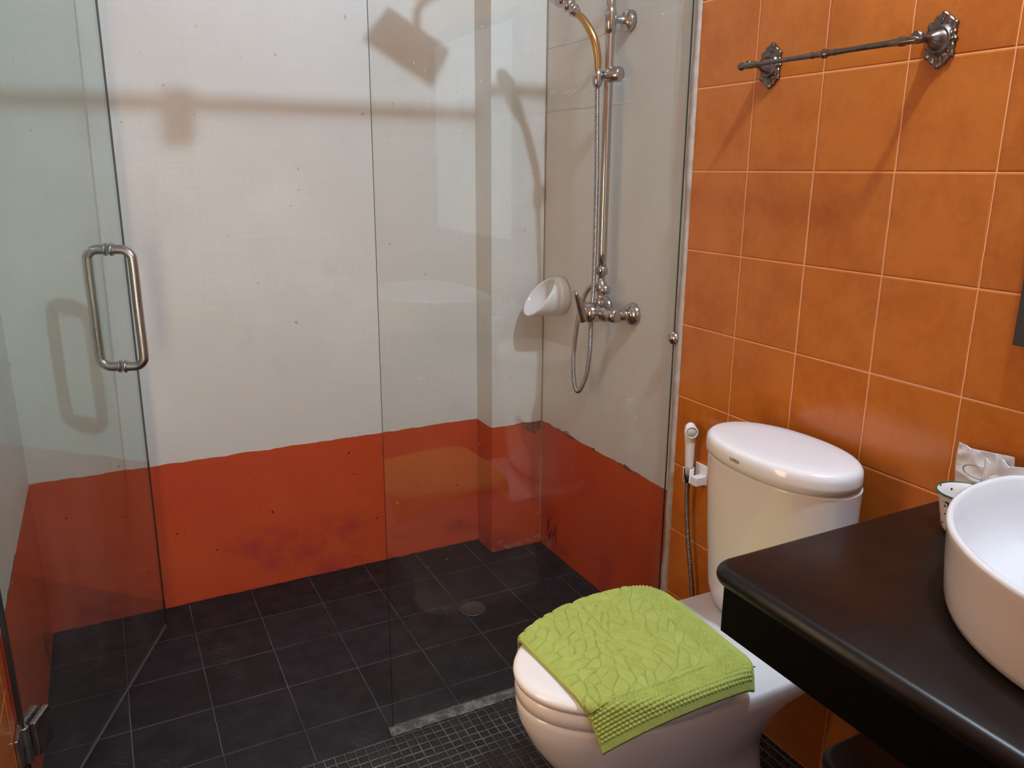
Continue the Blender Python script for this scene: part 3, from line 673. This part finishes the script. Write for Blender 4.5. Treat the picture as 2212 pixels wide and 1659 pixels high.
# ---------------- basin ----------------
BX, BY = -.157, -.485
def dpl(r, z, N=96, back=-.012, k=0):
    out = []
    for i in range(N):
        a = 2*PI*i/N; c = math.cos(a); s = math.sin(a)
        if c < 0: out.append((BX+r*c, BY+r*s, z))
        else:
            ab = back-BX-k; n = 3.0; out.append((BX+ab*abs(c)**(2/n), BY+r*math.copysign(abs(s)**(1.0 if abs(s) > .999 else 2/n*.5+.5*1), s)*1.0, z))
    return out
bas = thing('vessel_basin', 'large round white ceramic vessel basin standing on the black counter', 'basin', (BX, BY, CT))
bm = bmesh.new()
out = [dpl(.300, CT+.0005), dpl(.308, CT+.005), dpl(.3115, CT+.016), dpl(.316, CT+.06), dpl(.320, CT+.110), dpl(.3225, CT+.122), dpl(.3215, CT+.127, k=.001), dpl(.318, CT+.1295, k=.004), dpl(.314, CT+.1285, k=.008), dpl(.3115, CT+.124, k=.010),
       dpl(.308, CT+.10, k=.014), dpl(.300, CT+.06, k=.02), dpl(.285, CT+.032, k=.03), dpl(.25, CT+.018, k=.05), dpl(.15, CT+.013, k=.08), dpl(.03, CT+.011, k=.12)]
loft(bm, out); put(from_bm('bowl', bm, M['basin']), bas)
latheo('drain', [(.030, .0), (.030, .004), (.024, .005), (.002, .004)], (BX, BY, CT+.0125), (0, 0, 1), M['chrome'], bas, 30)

# ---------------- enamel cup ----------------
def speck():
    m = mat('speckled_enamel', (.74, .70, .68), .2); t = NT(m); p, x, y, z = t.pos(True)
    v = t.n('ShaderNodeTexVoronoi'); v.inputs['Scale'].default_value = 95; t.set(v.inputs['Vector'], p)
    d = t.math('LESS_THAN', v.outputs['Distance'], .25); d = t.math('MULTIPLY', d, t.math('GREATER_THAN', t.noise(p, 40, 1), .42))
    c = t.mix(d, (.74, .69, .68), (.03, .025, .025))
    gx = t.math('MULTIPLY', t.math('GREATER_THAN', t.noise(p, 60, 1), .40), t.math('MULTIPLY', t.ramp(z, .040, .043), t.math('MULTIPLY', t.ramp(z, .062, .059), t.math('LESS_THAN', x, 0.0))))
    c = t.mix(t.math('MULTIPLY', gx, t.math('LESS_THAN', t.math('ABSOLUTE', t.math('ADD', y, .004)), .012)), c, (.015, .05, .03)); t.out(c, 'Base Color'); return m
CU = (-.104, -.103, CT+.0005)
cup = thing('enamel_cup', 'white speckled enamel cup with dark green rim behind the basin', 'cup', CU)
o = latheo('cup_body', [(.026, 0), (.030, .002), (.0335, .012), (.038, .035), (.042, .056), (.0465, .070), (.0475, .0725), (.0455, .0718), (.041, .055), (.036, .03), (.030, .008), (.001, .006)], (0, 0, 0), (0, 0, 1), speck()); o.parent = cup
bm = bmesh.new(); tube(bm, [Vector((.0478*math.cos(a), .0478*math.sin(a), .0722)) for a in np.linspace(0, 2*PI, 61)[:-1]], .0019, 8, True)
o = from_bm('cup_rim', bm, mat('green_enamel', (.02, .07, .035), .25)); o.parent = cup
bm = bmesh.new(); tube(bm, resample(catmull([(.041, -.0, .054), (.058, 0, .058), (.066, 0, .044), (.058, 0, .026), (.036, 0, .024)]), .003), .0035, 10); o = from_bm('cup_handle', bm, M['basin']); o.parent = cup; o.rotation_euler = (0, 0, -.9); o.location = (0, 0, 0)

# ---------------- paper packets ----------------
def packet(name, label, W_, H_, loc, rz, seed, tilt=0, mark=False):
    rs = np.random.RandomState(seed); nx, nz = 26, 24
    def nz_(x, z, s): return sum(math.sin((x*a+z*b)*60+c)*w for a, b, c, w in s)
    ser = [(rs.uniform(-2, 2), rs.uniform(-2, 2), rs.uniform(0, 6), rs.uniform(.3, 1)) for _ in range(8)]
    def fold(x, z): # faceted creases
        v = nz_(x, z, ser); return .0050*(abs((v*.5) % 1.6-.8)-.4)
    bm = bmesh.new(); g = {}
    kp = sorted([0, 1]+list(rs.uniform(.08, .92, 4))); kv = rs.uniform(.84, 1., 6)
    tops = [H_*float(np.interp(i/nx, kp, kv)) for i in range(nx+1)]
    for side in (0, 1):
        for i in range(nx+1):
            for j in range(nz+1):
                u = i/nx; v = j/nz; x = (u-.5)*W_*(1+.04*math.sin(v*7+seed)); z = v*(tops[i] if j else H_)*1.0
                prof_ = .013*math.sin(PI*u)**.5*(1-v**1.5)+.0015
                y = (prof_+fold(x, z)*(math.sin(PI*u)**.4))*(1 if side else -.55)
                if u in (0, 1) and side: g[side, i, j] = g[0, i, j]
                else: g[side, i, j] = bm.verts.new((x, y+.012*v*v*math.sin(u*5+seed)*.3, z))
    for side in (0, 1):
        for i in range(nx):
            for j in range(nz):
                q = [g[side, i, j], g[side, i+1, j], g[side, i+1, j+1], g[side, i, j+1]]
                if len(set(q)) > 2: bm.faces.new([v for n_, v in enumerate(q) if v not in q[:n_]])
    for i in range(nx): 
        for j in (0, nz):
            q = [g[0, i, j], g[0, i+1, j], g[1, i+1, j], g[1, i, j]]; q = [v for n_, v in enumerate(q) if v not in q[:n_]]
            if len(q) > 2: bm.faces.new(q)
    m = mat('white_paper_%d' % seed, (.66, .64, .66), .6); t = NT(m); p, x, y, z = t.pos(True)
    c = t.mix(t.ramp(t.noise(p, 12, 3), .3, .7), (.58, .57, .60), (.72, .70, .71))
    if mark:
        ex_ = t.math('DIVIDE', t.math('ADD', x, -.004), .030); ez_ = t.math('DIVIDE', t.math('ADD', z, -.083), .011)
        rr_ = t.math('SQRT', t.math('ADD', t.math('MULTIPLY', ex_, ex_), t.math('MULTIPLY', ez_, ez_)))
        c = t.mix(t.ramp(t.math('ABSOLUTE', t.math('ADD', rr_, -1)), .03, .07, .9, 0.), c, (.05, .05, .07))
    t.out(c, 'Base Color'); t.out(t.bump(t.noise(p, 60, 3), .001, .4), 'Normal')
    o = from_bm(name, bm, m, None, False); o.location = loc; o.rotation_euler = (tilt, 0, rz); return tag(o, label, 'packet')
packet('paper_packet', 'crumpled white paper packet with a thin dark oval outline, behind enamel cup', .105, .138, (-.017, -.075, CT+.0008), PI/2-.05, 3, -.04, True)
packet('paper_packet', 'plain crumpled white paper packet leaning in front of the other behind basin', .11, .136, (-.042, -.142, CT+.0008), PI/2+.02, 11, -.04)

# ---------------- mirror ----------------
mi = thing('wall_mirror', 'black framed mirror over the basin, only its corner showing', 'mirror', (0, -.50, 1.12))
bm = bmesh.new()
y1m, y0m, z0m, z1m, fwid = -.088, -.92, 1.121, 1.95, .032
for b in ((-.022, -.0005, y1m-fwid, y1m, z0m, z1m), (-.022, -.0005, y0m, y0m+fwid, z0m, z1m), (-.022, -.0005, y0m+fwid, y1m-fwid, z0m, z0m+fwid), (-.022, -.0005, y0m+fwid, y1m-fwid, z1m-fwid, z1m)): box(bm, *b)
put(from_bm('frame', bm, mat('black_frame', (.012, .011, .012), .35), None, False), mi)
boxo('mirror_glass', (-.012, -.004, y0m+fwid, y1m-fwid, z0m+fwid, z1m-fwid), mat('mirror_silver', (.85, .86, .86), .02, 1), mi)

# ---------------- ceiling lamp ----------------
cl = thing('ceiling_lamp', 'small bare ceiling lamp holder above the vanity side', 'lamp', (KEY[0], KEY[1], ZC))
latheo('lamp_holder', [(.05, 0), (.05, .01), (.028, .016), (.022, .040), (.020, .042)], (KEY[0], KEY[1], ZC-.0005), (0, 0, -1), M['plastic'], cl, 28)
